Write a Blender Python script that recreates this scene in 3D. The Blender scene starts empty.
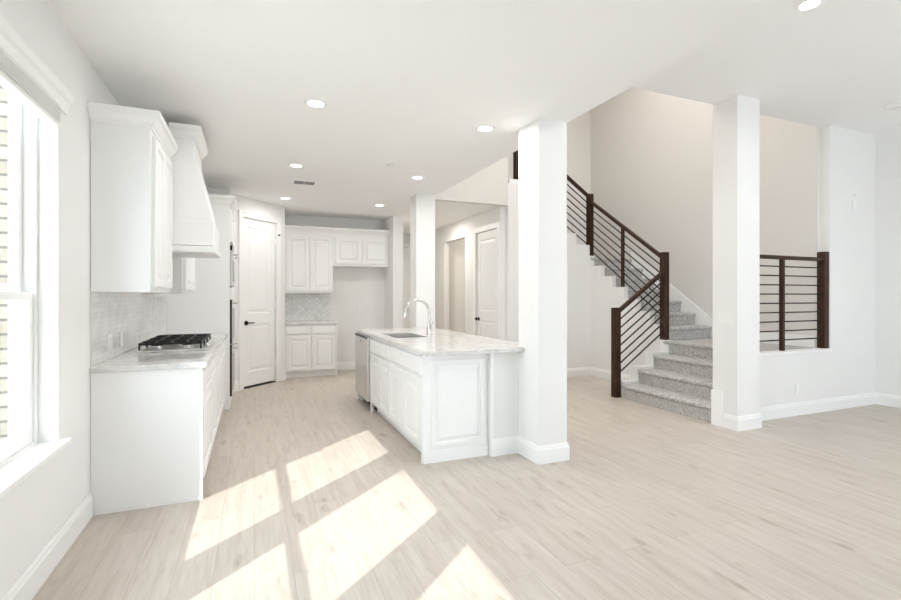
import bpy, bmesh, math, random
from mathutils import Vector as V, Matrix
random.seed(4)
sc = bpy.context.scene
COL = sc.collection

# ------------------------------------------------------------------ camera, world, sun, area lights, exposure
CAM_H, F_PX, YAW = 1.35, 477.0, math.atan(196.5 / 477.0)
cam = bpy.data.cameras.new('camera')
cam.sensor_width = 36.0
cam.lens = 36.0 * F_PX / 901.0
cam.shift_y = -4.0 / 901.0
cam.clip_start = 0.02
cam_o = bpy.data.objects.new('camera', cam)
COL.objects.link(cam_o)
cam_o.location = (0, 0, CAM_H)
cam_o.rotation_euler = (math.pi / 2, 0, -YAW)
sc.camera = cam_o

w = bpy.data.worlds.new('sky'); sc.world = w; w.use_nodes = True
w.node_tree.nodes['Background'].inputs[0].default_value = (0.80, 0.90, 1.0, 1)
w.node_tree.nodes['Background'].inputs[1].default_value = 5.6

def lamp(name, kind, loc, direction, energy, color=(1, 1, 1), size=1.0, size_y=None, parent=None):
    L = bpy.data.lights.new(name, kind)
    L.energy = energy; L.color = color
    if kind == 'AREA':
        if size_y: L.shape = 'RECTANGLE'; L.size = size; L.size_y = size_y
        else: L.shape = 'DISK'; L.size = size
    o = bpy.data.objects.new(name, L); COL.objects.link(o)
    o.location = loc
    o.rotation_euler = V(direction).to_track_quat('-Z', 'Y').to_euler()
    if parent: o.parent = parent
    return o
sun = lamp('sun', 'SUN', (-8, -8, 9), (1, .875, -1.088), 3.3, (1.0, .98, .955))
sun.data.angle = math.radians(.5)
# fill lamp added under the foyer ceiling, standing in for unseen upstairs windows
lamp('foyer_fill_lamp', 'AREA', (4.3, 5.1, 5.8), (0, .05, -1), 55, (1, .98, .95), 2.4, 1.6)
sc.view_settings.view_transform = 'Standard'
sc.view_settings.look = 'None'
sc.view_settings.exposure = 0.40
sc.view_settings.gamma = 1.0
sc.view_settings.use_curve_mapping = False
sc.cycles.max_bounces = 14
sc.cycles.diffuse_bounces = 8
sc.cycles.glossy_bounces = 4
sc.cycles.transparent_max_bounces = 12
sc.cycles.sample_clamp_indirect = 6.0

# ------------------------------------------------------------------ materials
def new_mat(name):
    m = bpy.data.materials.new(name); m.use_nodes = True
    return m, m.node_tree.nodes, m.node_tree.links, m.node_tree.nodes['Principled BSDF']
def mat(name, col, rough=.5, metal=0.0, bump=0.0, scale=200.0, spec=.5):
    m, n, l, b = new_mat(name)
    b.inputs['Base Color'].default_value = (*col, 1)
    b.inputs['Roughness'].default_value = rough
    b.inputs['Metallic'].default_value = metal
    b.inputs['Specular IOR Level'].default_value = spec
    if bump:
        t = n.new('ShaderNodeTexCoord'); no = n.new('ShaderNodeTexNoise'); bp = n.new('ShaderNodeBump')
        no.inputs['Scale'].default_value = scale; no.inputs['Detail'].default_value = 3
        bp.inputs['Strength'].default_value = bump; bp.inputs['Distance'].default_value = .002
        l.new(t.outputs['Object'], no.inputs['Vector']); l.new(no.outputs['Fac'], bp.inputs['Height'])
        l.new(bp.outputs['Normal'], b.inputs['Normal'])
    return m
def mixc(n, l, fac, a, b, mode='MIX'):
    x = n.new('ShaderNodeMix'); x.data_type = 'RGBA'; x.blend_type = mode
    for sock, val in ((x.inputs[0], fac), (x.inputs[6], a), (x.inputs[7], b)):
        if isinstance(val, (int, float)): sock.default_value = val
        elif isinstance(val, tuple): sock.default_value = (*val, 1)
        else: l.new(val, sock)
    return x.outputs[2]
def ramp(n, l, src, stops):
    r = n.new('ShaderNodeValToRGB'); e = r.color_ramp.elements
    while len(e) < len(stops): e.new(.5)
    for k, (p, c) in enumerate(stops): e[k].position = p; e[k].color = (*c, 1)
    l.new(src, r.inputs['Fac']); return r.outputs['Color']

M = {}
M['wall'] = mat('wall_paint', (.81, .805, .79), .75, bump=.15, scale=120)
M['stairwall'] = mat('warm_wall_paint', (.72, .695, .66), .75, bump=.15, scale=120)
M['ceiling'] = mat('ceiling_paint', (.90, .898, .89), .85, bump=.2, scale=90)
M['trim'] = mat('trim_paint', (.87, .87, .86), .4)
M['cabinet'] = mat('cabinet_paint', (.86, .86, .85), .38)
M['vent_grey'] = mat('vent_grey_metal', (.30, .30, .30), .5)
M['lamp'] = mat('lamp_white', (.9, .9, .9), .5)
M['black'] = mat('black_metal', (.015, .014, .013), .4, .6)
M['iron'] = mat('cast_iron', (.02, .02, .02), .55, .2, bump=.3, scale=300)
M['dark'] = mat('dark_gap', (.02, .018, .015), .7)
M['chrome'] = mat('brushed_nickel', (.72, .71, .69), .22, 1.0)
M['plastic'] = mat('white_plastic', (.84, .84, .82), .35)
M['vinyl'] = mat('window_vinyl', (.86, .86, .85), .35)
M['glassdark'] = mat('oven_glass', (.02, .02, .022), .06)
M['blind'] = mat('blind_slat', (.80, .80, .78), .5)
M['bounce_ground'] = mat('outside_ground', (.62, .60, .56), .9, bump=.5, scale=30)  # pale so that the unseen ground bounces daylight up to the kitchen ceiling

m, n, l, b = new_mat('brushed_steel'); M['steel'] = m
b.inputs['Metallic'].default_value = 1; b.inputs['Roughness'].default_value = .33
t = n.new('ShaderNodeTexCoord'); mp = n.new('ShaderNodeMapping'); mp.inputs['Scale'].default_value = (4, 4, 300)
no = n.new('ShaderNodeTexNoise'); no.inputs['Scale'].default_value = 2
l.new(t.outputs['Object'], mp.inputs['Vector']); l.new(mp.outputs['Vector'], no.inputs['Vector'])
l.new(ramp(n, l, no.outputs['Fac'], [(.3, (.66, .655, .645)), (.7, (.76, .755, .745))]), b.inputs['Base Color'])

# floor: light oak planks running along Y
m, n, l, b = new_mat('oak_planks'); M['floor'] = m
t = n.new('ShaderNodeTexCoord')
sx = n.new('ShaderNodeSeparateXYZ'); cx = n.new('ShaderNodeCombineXYZ')
l.new(t.outputs['Object'], sx.inputs[0]); l.new(sx.outputs['Y'], cx.inputs['X']); l.new(sx.outputs['X'], cx.inputs['Y'])
br = n.new('ShaderNodeTexBrick')
br.inputs['Scale'].default_value = 1; br.inputs['Brick Width'].default_value = 1.22; br.inputs['Row Height'].default_value = .18
br.inputs['Mortar Size'].default_value = .0012; br.inputs['Mortar Smooth'].default_value = .3; br.offset = .37; br.offset_frequency = 2
br.inputs['Color1'].default_value = (0, 0, 0, 1); br.inputs['Color2'].default_value = (1, 1, 1, 1); br.inputs['Mortar'].default_value = (.5, .5, .5, 1)
l.new(cx.outputs[0], br.inputs['Vector'])
# shift the grain per plank
ad = n.new('ShaderNodeVectorMath'); ad.operation = 'MULTIPLY_ADD'
l.new(br.outputs['Color'], ad.inputs[0]); ad.inputs[1].default_value = (7, 13, 5); l.new(cx.outputs[0], ad.inputs[2])
mp = n.new('ShaderNodeMapping'); mp.inputs['Scale'].default_value = (1.3, 14, 1); l.new(ad.outputs[0], mp.inputs['Vector'])
g1 = n.new('ShaderNodeTexNoise'); g1.inputs['Scale'].default_value = 1.6; g1.inputs['Detail'].default_value = 7; g1.inputs['Roughness'].default_value = .62; g1.inputs['Distortion'].default_value = .5
l.new(mp.outputs[0], g1.inputs['Vector'])
mp2 = n.new('ShaderNodeMapping'); mp2.inputs['Scale'].default_value = (3, 90, 1); l.new(ad.outputs[0], mp2.inputs['Vector'])
g2 = n.new('ShaderNodeTexNoise'); g2.inputs['Scale'].default_value = 2; g2.inputs['Detail'].default_value = 4; l.new(mp2.outputs[0], g2.inputs['Vector'])
mp3 = n.new('ShaderNodeMapping'); mp3.inputs['Scale'].default_value = (3.2, 9, 1); l.new(ad.outputs[0], mp3.inputs['Vector'])
g3 = n.new('ShaderNodeTexNoise'); g3.inputs['Scale'].default_value = 1.1; g3.inputs['Detail'].default_value = 2; l.new(mp3.outputs[0], g3.inputs['Vector'])
c = ramp(n, l, g1.outputs['Fac'], [(.28, (.49, .43, .37)), (.48, (.575, .515, .455)), (.72, (.63, .575, .515))])
c = mixc(n, l, .45, c, ramp(n, l, g2.outputs['Fac'], [(.3, (.78, .76, .74)), (.65, (1, 1, 1))]), 'MULTIPLY')
c = mixc(n, l, .8, c, ramp(n, l, g3.outputs['Fac'], [(.22, (.66, .62, .58)), (.36, (1, 1, 1))]), 'MULTIPLY')
c = mixc(n, l, .5, c, ramp(n, l, br.outputs['Color'], [(0, (.90, .89, .88)), (1, (1.0, 1.0, 1.0))]), 'MULTIPLY')
c = mixc(n, l, br.outputs['Fac'], c, (.36, .31, .26))
l.new(c, b.inputs['Base Color']); b.inputs['Roughness'].default_value = .42
b.inputs['Specular IOR Level'].default_value = .4
bp = n.new('ShaderNodeBump'); bp.inputs['Strength'].default_value = .06; l.new(g2.outputs['Fac'], bp.inputs['Height']); l.new(bp.outputs['Normal'], b.inputs['Normal'])

# carpet
m, n, l, b = new_mat('grey_carpet'); M['carpet'] = m
t = n.new('ShaderNodeTexCoord')
a1 = n.new('ShaderNodeTexNoise'); a1.inputs['Scale'].default_value = 70; a1.inputs['Detail'].default_value = 6; l.new(t.outputs['Object'], a1.inputs['Vector'])
a2 = n.new('ShaderNodeTexNoise'); a2.inputs['Scale'].default_value = 14; l.new(t.outputs['Object'], a2.inputs['Vector'])
c = ramp(n, l, a1.outputs['Fac'], [(.33, (.30, .29, .28)), (.66, (.74, .72, .70))])
c = mixc(n, l, .5, c, ramp(n, l, a2.outputs['Fac'], [(.35, (.75, .75, .75)), (.65, (1, 1, 1))]), 'MULTIPLY')
l.new(c, b.inputs['Base Color']); b.inputs['Roughness'].default_value = .95; b.inputs['Specular IOR Level'].default_value = .1
bp = n.new('ShaderNodeBump'); bp.inputs['Strength'].default_value = .6; bp.inputs['Distance'].default_value = .006
l.new(a1.outputs['Fac'], bp.inputs['Height']); l.new(bp.outputs['Normal'], b.inputs['Normal'])

# dark stained wood
m, n, l, b = new_mat('walnut_stain'); M['walnut'] = m
t = n.new('ShaderNodeTexCoord'); mp = n.new('ShaderNodeMapping'); mp.inputs['Scale'].default_value = (30, 30, 3)
no = n.new('ShaderNodeTexNoise'); no.inputs['Scale'].default_value = 2.5; no.inputs['Detail'].default_value = 5
l.new(t.outputs['Object'], mp.inputs['Vector']); l.new(mp.outputs[0], no.inputs['Vector'])
l.new(ramp(n, l, no.outputs['Fac'], [(.3, (.016, .0075, .0035)), (.7, (.062, .029, .0135))]), b.inputs['Base Color'])
b.inputs['Roughness'].default_value = .42; b.inputs['Specular IOR Level'].default_value = .25

# quartz
m, n, l, b = new_mat('veined_quartz'); M['quartz'] = m
t = n.new('ShaderNodeTexCoord')
no = n.new('ShaderNodeTexNoise'); no.inputs['Scale'].default_value = 3.2; no.inputs['Detail'].default_value = 8; no.inputs['Distortion'].default_value = 1.6
l.new(t.outputs['Object'], no.inputs['Vector'])
n2 = n.new('ShaderNodeTexNoise'); n2.inputs['Scale'].default_value = 22; n2.inputs['Detail'].default_value = 6; l.new(t.outputs['Object'], n2.inputs['Vector'])
c = ramp(n, l, no.outputs['Fac'], [(.40, (.74, .73, .72)), (.485, (.64, .625, .61)), (.53, (.76, .75, .74))])
c = mixc(n, l, .6, c, ramp(n, l, n2.outputs['Fac'], [(.36, (.80, .79, .77)), (.6, (1, 1, 1))]), 'MULTIPLY')
l.new(c, b.inputs['Base Color']); b.inputs['Roughness'].default_value = .12

def tile_mat(name, axis, bw, rh, c1, c2, mortar, rough, msize=.002, offset=.5):
    m, n, l, b = new_mat(name)
    t = n.new('ShaderNodeTexCoord'); s = n.new('ShaderNodeSeparateXYZ'); k = n.new('ShaderNodeCombineXYZ')
    l.new(t.outputs['Object'], s.inputs[0]); l.new(s.outputs[axis], k.inputs['X']); l.new(s.outputs['Z'], k.inputs['Y'])
    br = n.new('ShaderNodeTexBrick'); br.inputs['Scale'].default_value = 1; br.inputs['Brick Width'].default_value = bw; br.inputs['Row Height'].default_value = rh
    br.inputs['Mortar Size'].default_value = msize; br.inputs['Color1'].default_value = (*c1, 1); br.inputs['Color2'].default_value = (*c2, 1); br.inputs['Mortar'].default_value = (*mortar, 1)
    br.offset = offset
    l.new(k.outputs[0], br.inputs['Vector'])
    no = n.new('ShaderNodeTexNoise'); no.inputs['Scale'].default_value = 9; no.inputs['Detail'].default_value = 5; l.new(t.outputs['Object'], no.inputs['Vector'])
    c = mixc(n, l, .5, br.outputs['Color'], ramp(n, l, no.outputs['Fac'], [(.35, (.82, .82, .82)), (.6, (1, 1, 1))]), 'MULTIPLY')
    l.new(c, b.inputs['Base Color']); b.inputs['Roughness'].default_value = rough
    bp = n.new('ShaderNodeBump'); bp.inputs['Strength'].default_value = .5; bp.inputs['Distance'].default_value = .003; bp.invert = True
    l.new(br.outputs['Fac'], bp.inputs['Height']); l.new(bp.outputs['Normal'], b.inputs['Normal'])
    return m
M['stack_tile'] = tile_mat('white_strip_tile', 'Y', .32, .033, (.84, .835, .82), (.78, .77, .755), (.72, .71, .69), .22, .0015, .37)
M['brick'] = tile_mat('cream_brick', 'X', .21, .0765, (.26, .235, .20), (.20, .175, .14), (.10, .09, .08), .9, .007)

# arabesque mosaic
m, n, l, b = new_mat('arabesque_mosaic'); M['arabesque'] = m
t = n.new('ShaderNodeTexCoord'); mp = n.new('ShaderNodeMapping'); mp.inputs['Rotation'].default_value = (0, math.radians(45), 0)
l.new(t.outputs['Object'], mp.inputs['Vector']); s = n.new('ShaderNodeSeparateXYZ'); k = n.new('ShaderNodeCombineXYZ')
l.new(mp.outputs[0], s.inputs[0]); l.new(s.outputs['X'], k.inputs['X']); l.new(s.outputs['Z'], k.inputs['Y'])
br = n.new('ShaderNodeTexBrick'); br.inputs['Scale'].default_value = 1; br.inputs['Brick Width'].default_value = .06; br.inputs['Row Height'].default_value = .06; br.offset = 0
br.inputs['Mortar Size'].default_value = .006; br.inputs['Mortar Smooth'].default_value = .8
br.inputs['Color1'].default_value = (.86, .86, .85, 1); br.inputs['Color2'].default_value = (.72, .72, .72, 1); br.inputs['Mortar'].default_value = (.72, .71, .69, 1)
l.new(k.outputs[0], br.inputs['Vector']); l.new(br.outputs['Color'], b.inputs['Base Color']); b.inputs['Roughness'].default_value = .15
bp = n.new('ShaderNodeBump'); bp.inputs['Strength'].default_value = .8; bp.inputs['Distance'].default_value = .004; bp.invert = True
l.new(br.outputs['Fac'], bp.inputs['Height']); l.new(bp.outputs['Normal'], b.inputs['Normal'])

# window glass
m, n, l, b = new_mat('window_glass'); M['glass'] = m
tr = n.new('ShaderNodeBsdfTransparent'); gl = n.new('ShaderNodeBsdfGlossy'); gl.inputs['Roughness'].default_value = .02
lw = n.new('ShaderNodeLayerWeight'); fr = n.new('ShaderNodeMath'); fr.operation = 'POWER'; fr.inputs[1].default_value = 8.0; l.new(lw.outputs['Facing'], fr.inputs[0]); mx = n.new('ShaderNodeMixShader')
tr.inputs['Color'].default_value = (.97, .98, .97, 1)
l.new(fr.outputs[0], mx.inputs[0]); l.new(tr.outputs[0], mx.inputs[1]); l.new(gl.outputs[0], mx.inputs[2])
l.new(mx.outputs[0], n['Material Output'].inputs['Surface']); n.remove(b)
# lamp lens
m, n, l, b = new_mat('lamp_lens'); M['lens'] = m
b.inputs['Emission Color'].default_value = (1, .97, .92, 1); b.inputs['Emission Strength'].default_value = 8

# ------------------------------------------------------------------ mesh helpers
class MB:
    def __init__(s): s.v = []; s.f = []
    def add(s, vs, fs):
        k = len(s.v); s.v += [tuple(p) for p in vs]; s.f += [tuple(i + k for i in f) for f in fs]; return s
    def box(s, x0, x1, y0, y1, z0, z1):
        x0, x1 = sorted((x0, x1)); y0, y1 = sorted((y0, y1)); z0, z1 = sorted((z0, z1))
        return s.add([(x, y, z) for x in (x0, x1) for y in (y0, y1) for z in (z0, z1)],
                     [(0, 1, 3, 2), (4, 6, 7, 5), (0, 4, 5, 1), (2, 3, 7, 6), (0, 2, 6, 4), (1, 5, 7, 3)])
    def prism(s, pts, axis, a, b_):
        """pts: closed polygon in the other two axes (in x,y,z order); extruded along axis from a to b_"""
        def P(p, q): return {'x': (q, p[0], p[1]), 'y': (p[0], q, p[1]), 'z': (p[0], p[1], q)}[axis]
        n_ = len(pts)
        return s.add([P(p, a) for p in pts] + [P(p, b_) for p in pts],
                     [tuple(range(n_))[::-1], tuple(range(n_, 2 * n_))] + [(i, (i + 1) % n_, (i + 1) % n_ + n_, i + n_) for i in range(n_)])
    def beam(s, p0, p1, w_, h_):
        p0, p1 = V(p0), V(p1); ax = (p1 - p0).normalized()
        sd = ax.cross(V((0, 0, 1))).normalized(); up = sd.cross(ax)
        vs = [p + sd * a * w_ / 2 + up * b_ * h_ / 2 for p in (p0, p1) for a, b_ in ((-1, -1), (1, -1), (1, 1), (-1, 1))]
        return s.add(vs, [(0, 1, 2, 3), (7, 6, 5, 4), (0, 4, 5, 1), (1, 5, 6, 2), (2, 6, 7, 3), (3, 7, 4, 0)])
    def tube(s, path, r, seg=16):
        path = [V(p) for p in path]; rs = r if isinstance(r, (list, tuple)) else [r] * len(path)
        vs = []; ref = None
        for i, p in enumerate(path):
            t_ = ((path[min(i + 1, len(path) - 1)] - path[max(i - 1, 0)])).normalized()
            if ref is None: ref = V((0, 1, 0)) if abs(t_.y) < .8 else V((1, 0, 0))
            a = (ref - t_ * ref.dot(t_)).normalized(); b_ = t_.cross(a); ref = a
            vs += [p + (a * math.cos(2 * math.pi * k / seg) + b_ * math.sin(2 * math.pi * k / seg)) * rs[i] for k in range(seg)]
        fs = [(i * seg + k, i * seg + (k + 1) % seg, (i + 1) * seg + (k + 1) % seg, (i + 1) * seg + k) for i in range(len(path) - 1) for k in range(seg)]
        fs += [tuple(range(seg))[::-1], tuple(range((len(path) - 1) * seg, len(path) * seg))]
        return s.add(vs, fs)
    def lathe(s, c, prof, axis='z', seg=28):
        vs = []
        for r, h in prof:
            for k in range(seg):
                a, b_ = r * math.cos(2 * math.pi * k / seg), r * math.sin(2 * math.pi * k / seg)
                d = {'z': (a, b_, h), 'x': (h, a, b_), 'y': (a, h, b_)}[axis]
                vs.append((c[0] + d[0], c[1] + d[1], c[2] + d[2]))
        n_ = len(prof)
        fs = [(i * seg + k, i * seg + (k + 1) % seg, (i + 1) * seg + (k + 1) % seg, (i + 1) * seg + k) for i in range(n_ - 1) for k in range(seg)]
        fs += [tuple(range(seg))[::-1], tuple(range((n_ - 1) * seg, n_ * seg))]
        return s.add(vs, fs)
    def sweep(s, path, prof, side=1):
        """moulding: prof is a closed polygon of (offset, z); offset is to the right of travel (side=1) or left (-1)"""
        P = [V((p[0], p[1])) for p in path]; n_ = len(prof); vs = []
        def nrm(a, b_):
            d = (b_ - a).normalized(); return V((d.y, -d.x)) * side
        for i, p in enumerate(P):
            ns = ([nrm(P[i - 1], p)] if i else []) + ([nrm(p, P[i + 1])] if i < len(P) - 1 else [])
            m_ = ns[0] if len(ns) == 1 else (ns[0] + ns[1]) / (1 + ns[0].dot(ns[1]))
            vs += [(p.x + m_.x * o, p.y + m_.y * o, z) for o, z in prof]
        fs = [(i * n_ + k, i * n_ + (k + 1) % n_, (i + 1) * n_ + (k + 1) % n_, (i + 1) * n_ + k) for i in range(len(P) - 1) for k in range(n_)]
        fs += [tuple(range(n_))[::-1], tuple(range((len(P) - 1) * n_, len(P) * n_))]
        return s.add(vs, fs)
    def panel(s, O, U, N, w_, h_, t_=.026, frame=.055, kind='raised', flip=False):
        """cabinet door / drawer front: O lower corner on the carcass face, U along width, N outwards, Z up"""
        O, U, N, Z = V(O), V(U), V(N), V((0, 0, 1))
        if kind == 'raised':
            rings = [(0, 0), (0, t_ - .003), (.003, t_), (frame, t_), (frame + .005, t_ - .016), (frame + .018, t_ - .016), (frame + .045, t_ - .001)]
        elif kind == 'flat':
            rings = [(0, 0), (0, t_ - .008), (.010, t_)]
        elif kind == 'room':
            rings = [(0, 0), (.0, .001), (.012, -.010), (.03, -.010), (.06, -.002)]
        vs = []
        for ins, d in rings:
            for a, b_ in ((ins, ins), (w_ - ins, ins), (w_ - ins, h_ - ins), (ins, h_ - ins)):
                vs.append(O + U * a + Z * b_ + N * d)
        fs = [(i * 4 + k, i * 4 + (k + 1) % 4, (i + 1) * 4 + (k + 1) % 4, (i + 1) * 4 + k) for i in range(len(rings) - 1) for k in range(4)]
        q = (len(rings) - 1) * 4
        fs += [(q, q + 1, q + 2, q + 3)] + ([(3, 2, 1, 0)] if kind != 'room' else [])
        return s.add(vs, fs)
    def build(s, name, material, parent=None, origin=None, bevel=0, smooth=False):
        o0 = V((0, 0, 0))
        if parent:
            p = parent
            while p: o0 += V(p.location); p = p.parent
        if origin is not None: org = V(origin) - o0
        else: org = V((0, 0, 0))
        me = bpy.data.meshes.new(name)
        me.from_pydata([V(q) - o0 - org for q in s.v], [], s.f); me.update()
        bm = bmesh.new(); bm.from_mesh(me); bmesh.ops.recalc_face_normals(bm, faces=bm.faces); bm.to_mesh(me); bm.free()
        o = bpy.data.objects.new(name, me); COL.objects.link(o)
        me.materials.append(M[material] if isinstance(material, str) else material)
        o.location = org
        if parent: o.parent = parent
        if smooth:
            for p in me.polygons: p.use_smooth = True
            me.set_sharp_from_angle(angle=math.radians(40))
        if bevel:
            bv = o.modifiers.new('bevel', 'BEVEL'); bv.width = bevel; bv.segments = 2; bv.limit_method = 'ANGLE'
        return o
def box(*a): return MB().box(*a)
def tag(o, label, cat, group=None, kind=None):
    o['label'] = label; o['category'] = cat
    if group: o['group'] = group
    if kind: o['kind'] = kind
    return o
def thing(name, loc, label, cat, group=None, kind=None):
    o = bpy.data.objects.new(name, None); COL.objects.link(o); o.location = loc; o.empty_display_size = .1
    return tag(o, label, cat, group, kind)
def struct(name, mb, material, label, cat, bevel=0, parent=None):
    o = mb.build(name, material, parent, bevel=bevel)
    return tag(o, label, cat, kind='structure')

# ------------------------------------------------------------------ key dimensions
XL, ZK, ZG, ZF = -.93, 2.78, 3.365, 5.9         # left wall, kitchen ceiling, great-room ceiling, foyer ceiling
XE = 2.39                                        # edge of the kitchen ceiling
XR, YH, YB = 7.2, 3.5, 8.82                      # great-room right wall, half wall face, kitchen back wall
YR = -2.5                                        # rear wall
XS, YS = 6.22, 7.75                              # stairwell right and back wall
R_, T1, T2 = .1825, .27, .265

# ------------------------------------------------------------------ the shell
struct('floor', box(XL - .2, XR + .2, YR - .1, 10.6, -.1, 0), 'floor', 'light oak plank floor running through kitchen and great room', 'floor')
WZ0, WZ1, WP, WYN, WYF = .585, 2.44, 1.21, 2.045, 3.03      # sill, head, pitch and near/far edge of the first window opening
mb = MB()
mb.box(XL - .2, XL, WYF, YB + .1, 0, 3.0); mb.box(XL - .2, XL, YR - .1, WYN - 2 * WP, 0, 3.0)
mb.box(XL - .2, XL, WYN - 2 * WP, WYF, 0, WZ0); mb.box(XL - .2, XL, WYN - 2 * WP, WYF, WZ1, 3.0)
for k in (1, 2): mb.box(XL - .2, XL, WYF - WP * k, WYN - WP * (k - 1), WZ0, WZ1)
struct('wall_left', mb, 'wall', 'pale painted left wall with the sunlit window opening', 'wall')
struct('ceiling', box(XL - .1, XE, YR, YB + .1, ZK, ZG + .2), 'ceiling', 'white flat ceiling above the kitchen', 'ceiling')
struct('ceiling_great_room', box(XE, XR + .1, YR, YH + .09, ZG, ZG + .2), 'ceiling', 'higher white ceiling above the open great room', 'ceiling')
struct('ceiling_foyer', box(XE - .1, XS + .1, YH + .09, YS + .1, ZF, ZF + .1), 'ceiling', 'two storey foyer ceiling above the staircase', 'ceiling')
struct('ceiling_hall', box(XE, 3.72, 6.7, 10.5, ZK, ZK + .06).box(3.72, 5.6, 7.9, 9.5, ZK, ZK + .06), 'ceiling', 'low ceiling of the hallway behind the island', 'ceiling')
struct('wall_right', box(XR, XR + .15, YR, YH + .1, 0, ZG), 'wall', 'pale painted wall at the far right of the great room', 'wall')
mb = MB()   # half wall + full-height pier to its right, one wall
mb.box(4.80, 6.285, YH, YH + .1, 0, .70); mb.box(6.285, XR, YH, YH + .1, 0, ZG)
struct('wall_half', mb, 'wall', 'pale half wall with railing opening beside the staircase', 'wall')
struct('trim_1', box(4.80, 6.285, YH - .018, YH + .1, .70, .732), 'trim', 'white cap board on the half wall below the railing', 'trim', .004)
mb = MB()   # rear wall out of view, its opening sized for the daylight it lets in
mb.box(XL - .1, 3.5, YR - .12, YR, 0, ZG); mb.box(6.2, XR + .1, YR - .12, YR, 0, ZG); mb.box(3.5, 6.2, YR - .12, YR, 0, .5); mb.box(3.5, 6.2, YR - .12, YR, 2.5, ZG)
struct('wall_rear', mb, 'wall', 'painted rear wall with an unseen opening sized to let in daylight behind the viewpoint', 'wall')
struct('wall_back', box(XL - .1, 2.28, YB, YB + .1, 0, ZK), 'wall', 'painted kitchen back wall behind the refrigerator space', 'wall')
struct('wall_fridge', box(2.28, 2.46, 8.2, 10.4, 0, ZK), 'wall', 'stub wall closing the right side of the refrigerator space', 'wall')
# pantry corner: left return, diagonal with door opening, right return
DA, DB = V((-.30, 7.36)), V((.46, 8.12))
dd = (DB - DA).normalized(); dn = V((dd.y, -dd.x)); DL = (DB - DA).length
def diag(t0, t1, d0, d1, z0, z1, mb):
    c_ = [DA + dd * t + dn * d for t, d in ((t0, d0), (t1, d0), (t1, d1), (t0, d1))]
    return mb.prism([(p.x, p.y) for p in c_], 'z', z0, z1)
DO0, DO1, DZ = .215, .875, 2.495
mb = MB()
diag(0, DO0, -.1, 0, 0, ZK, mb); diag(DO1, DL, -.1, 0, 0, ZK, mb); diag(DO0, DO1, -.1, 0, DZ, ZK, mb)
mb.box(-.40, -.30, 7.10, 7.36, 0, ZK); mb.box(.36, .46, 8.12, YB, 0, ZK)
mb.box(XL, -.30, 7.02, 7.10, 0, ZK)
struct('wall_pantry', mb, 'wall', 'angled corner wall holding the white pantry door', 'wall')
# columns
def column(x0, x1, y0, y1, z1, label):
    struct('column', box(x0, x1, y0, y1, 0, z1), 'wall', label, 'column')
    h = .145
    p = [(0, 0), (.016, 0), (.016, h - .03), (.010, h - .012), (.006, h), (0, h)]
    return p
column(2.112, 2.386, 3.272, 3.583, ZK, 'white square column at the right end of the kitchen island')
column(4.475, 4.80, 3.32, 3.6, ZG, 'white square column standing at the foot of the staircase')
column(2.10, 2.38, 6.35, 6.63, ZK, 'white square column beyond the island near the hallway')
# foyer and hall walls
mb = MB()
mb.box(XE, 3.70, 6.6, 6.7, ZK, ZF)
struct('wall_header', mb, 'stairwall', 'beige wall above the hallway opening', 'wall')
HX = 3.62
mb = MB(); mb.box(HX, HX + .1, 6.7, 6.80, 0, ZK); mb.box(HX, HX + .1, 7.60, 8.08, 0, ZK); mb.box(HX, HX + .1, 9.12, 10.4, 0, ZK)
mb.box(HX, HX + .1, 6.80, 7.60, 2.45, ZK); mb.box(HX, HX + .1, 8.08, 9.12, 2.45, ZK)
struct('wall_hall', mb, 'wall', 'hallway wall with a white door and an open doorway', 'wall')
struct('wall_hall_end', box(2.46, 3.72, 10.4, 10.5, 0, ZK), 'wall', 'wall at the far end of the hallway', 'wall')
mb = MB(); mb.box(5.5, 5.6, 7.86, 9.5, 0, ZK); mb.box(HX + .1, 5.5, 9.4, 9.5, 0, ZK); mb.box(HX + .1, 5.5, 7.86, 7.95, 0, ZK)
struct('wall_side_room', mb, 'wall', 'walls of the small room seen through the hallway doorway', 'wall')
# wall under flights two and three (stepped tops)
Y20 = 5.03
pts = [(5.10, 0)]
pts += [(5.10, .73 + R_)] if False else [(5.10, .76)]
z = .76
for k in range(7):
    y = Y20 + T2 * k - .015
    if y > 5.10: pts += [(y, .76 + R_ * k), (y, .76 + R_ * (k + 1))]
    else: pts[-1] = (5.10, .76 + R_ * (k + 1))
pts += [(6.7, .76 + R_ * 7), (6.7, 0)]
struct('wall_under_stairs', MB().prism(pts, 'x', 5.30, 5.38), 'wall', 'white wall with stepped top below the upper stair flight', 'wall')
pts = [(5.30, 0), (5.30, 2.035)]
X3, T3 = 5.28, .277
for k in range(6):
    x = X3 - T3 * k
    pts += [(x, 2.035 + R_ * k), (x, 2.035 + R_ * (k + 1))]
pts += [(3.70, 2.035 + R_ * 6), (3.70, 0)]
struct('wall_foyer', MB().prism(pts, 'y', 6.6, 6.7), 'wall', 'painted foyer wall carrying the top stair flight', 'wall')
mb = MB(); mb.box(3.72, 4.0, 6.6, 6.7, 3.13, 3.20)
struct('trim_2', mb, 'trim', 'white curb at the top of the stairs below the upper railing', 'trim')
mb = MB(); mb.box(XS, XS + .1, YH + .1, YS + .1, 0, ZF)
struct('wall_stairwell', mb, 'stairwall', 'tall beige wall beside the staircase', 'wall')
struct('wall_stairwell_back', box(XE, XS, YS, YS + .1, 0, ZF), 'stairwall', 'tall beige wall behind the upper stair landing', 'wall') if False else None
mb = MB(); mb.box(3.72, XS, YS, YS + .1, 0, ZF); mb.box(XE, 3.72, YS, YS + .1, ZK + .1, ZF)
struct('wall_stairwell_back', mb, 'stairwall', 'tall beige wall behind the upper stair landing', 'wall')
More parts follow.
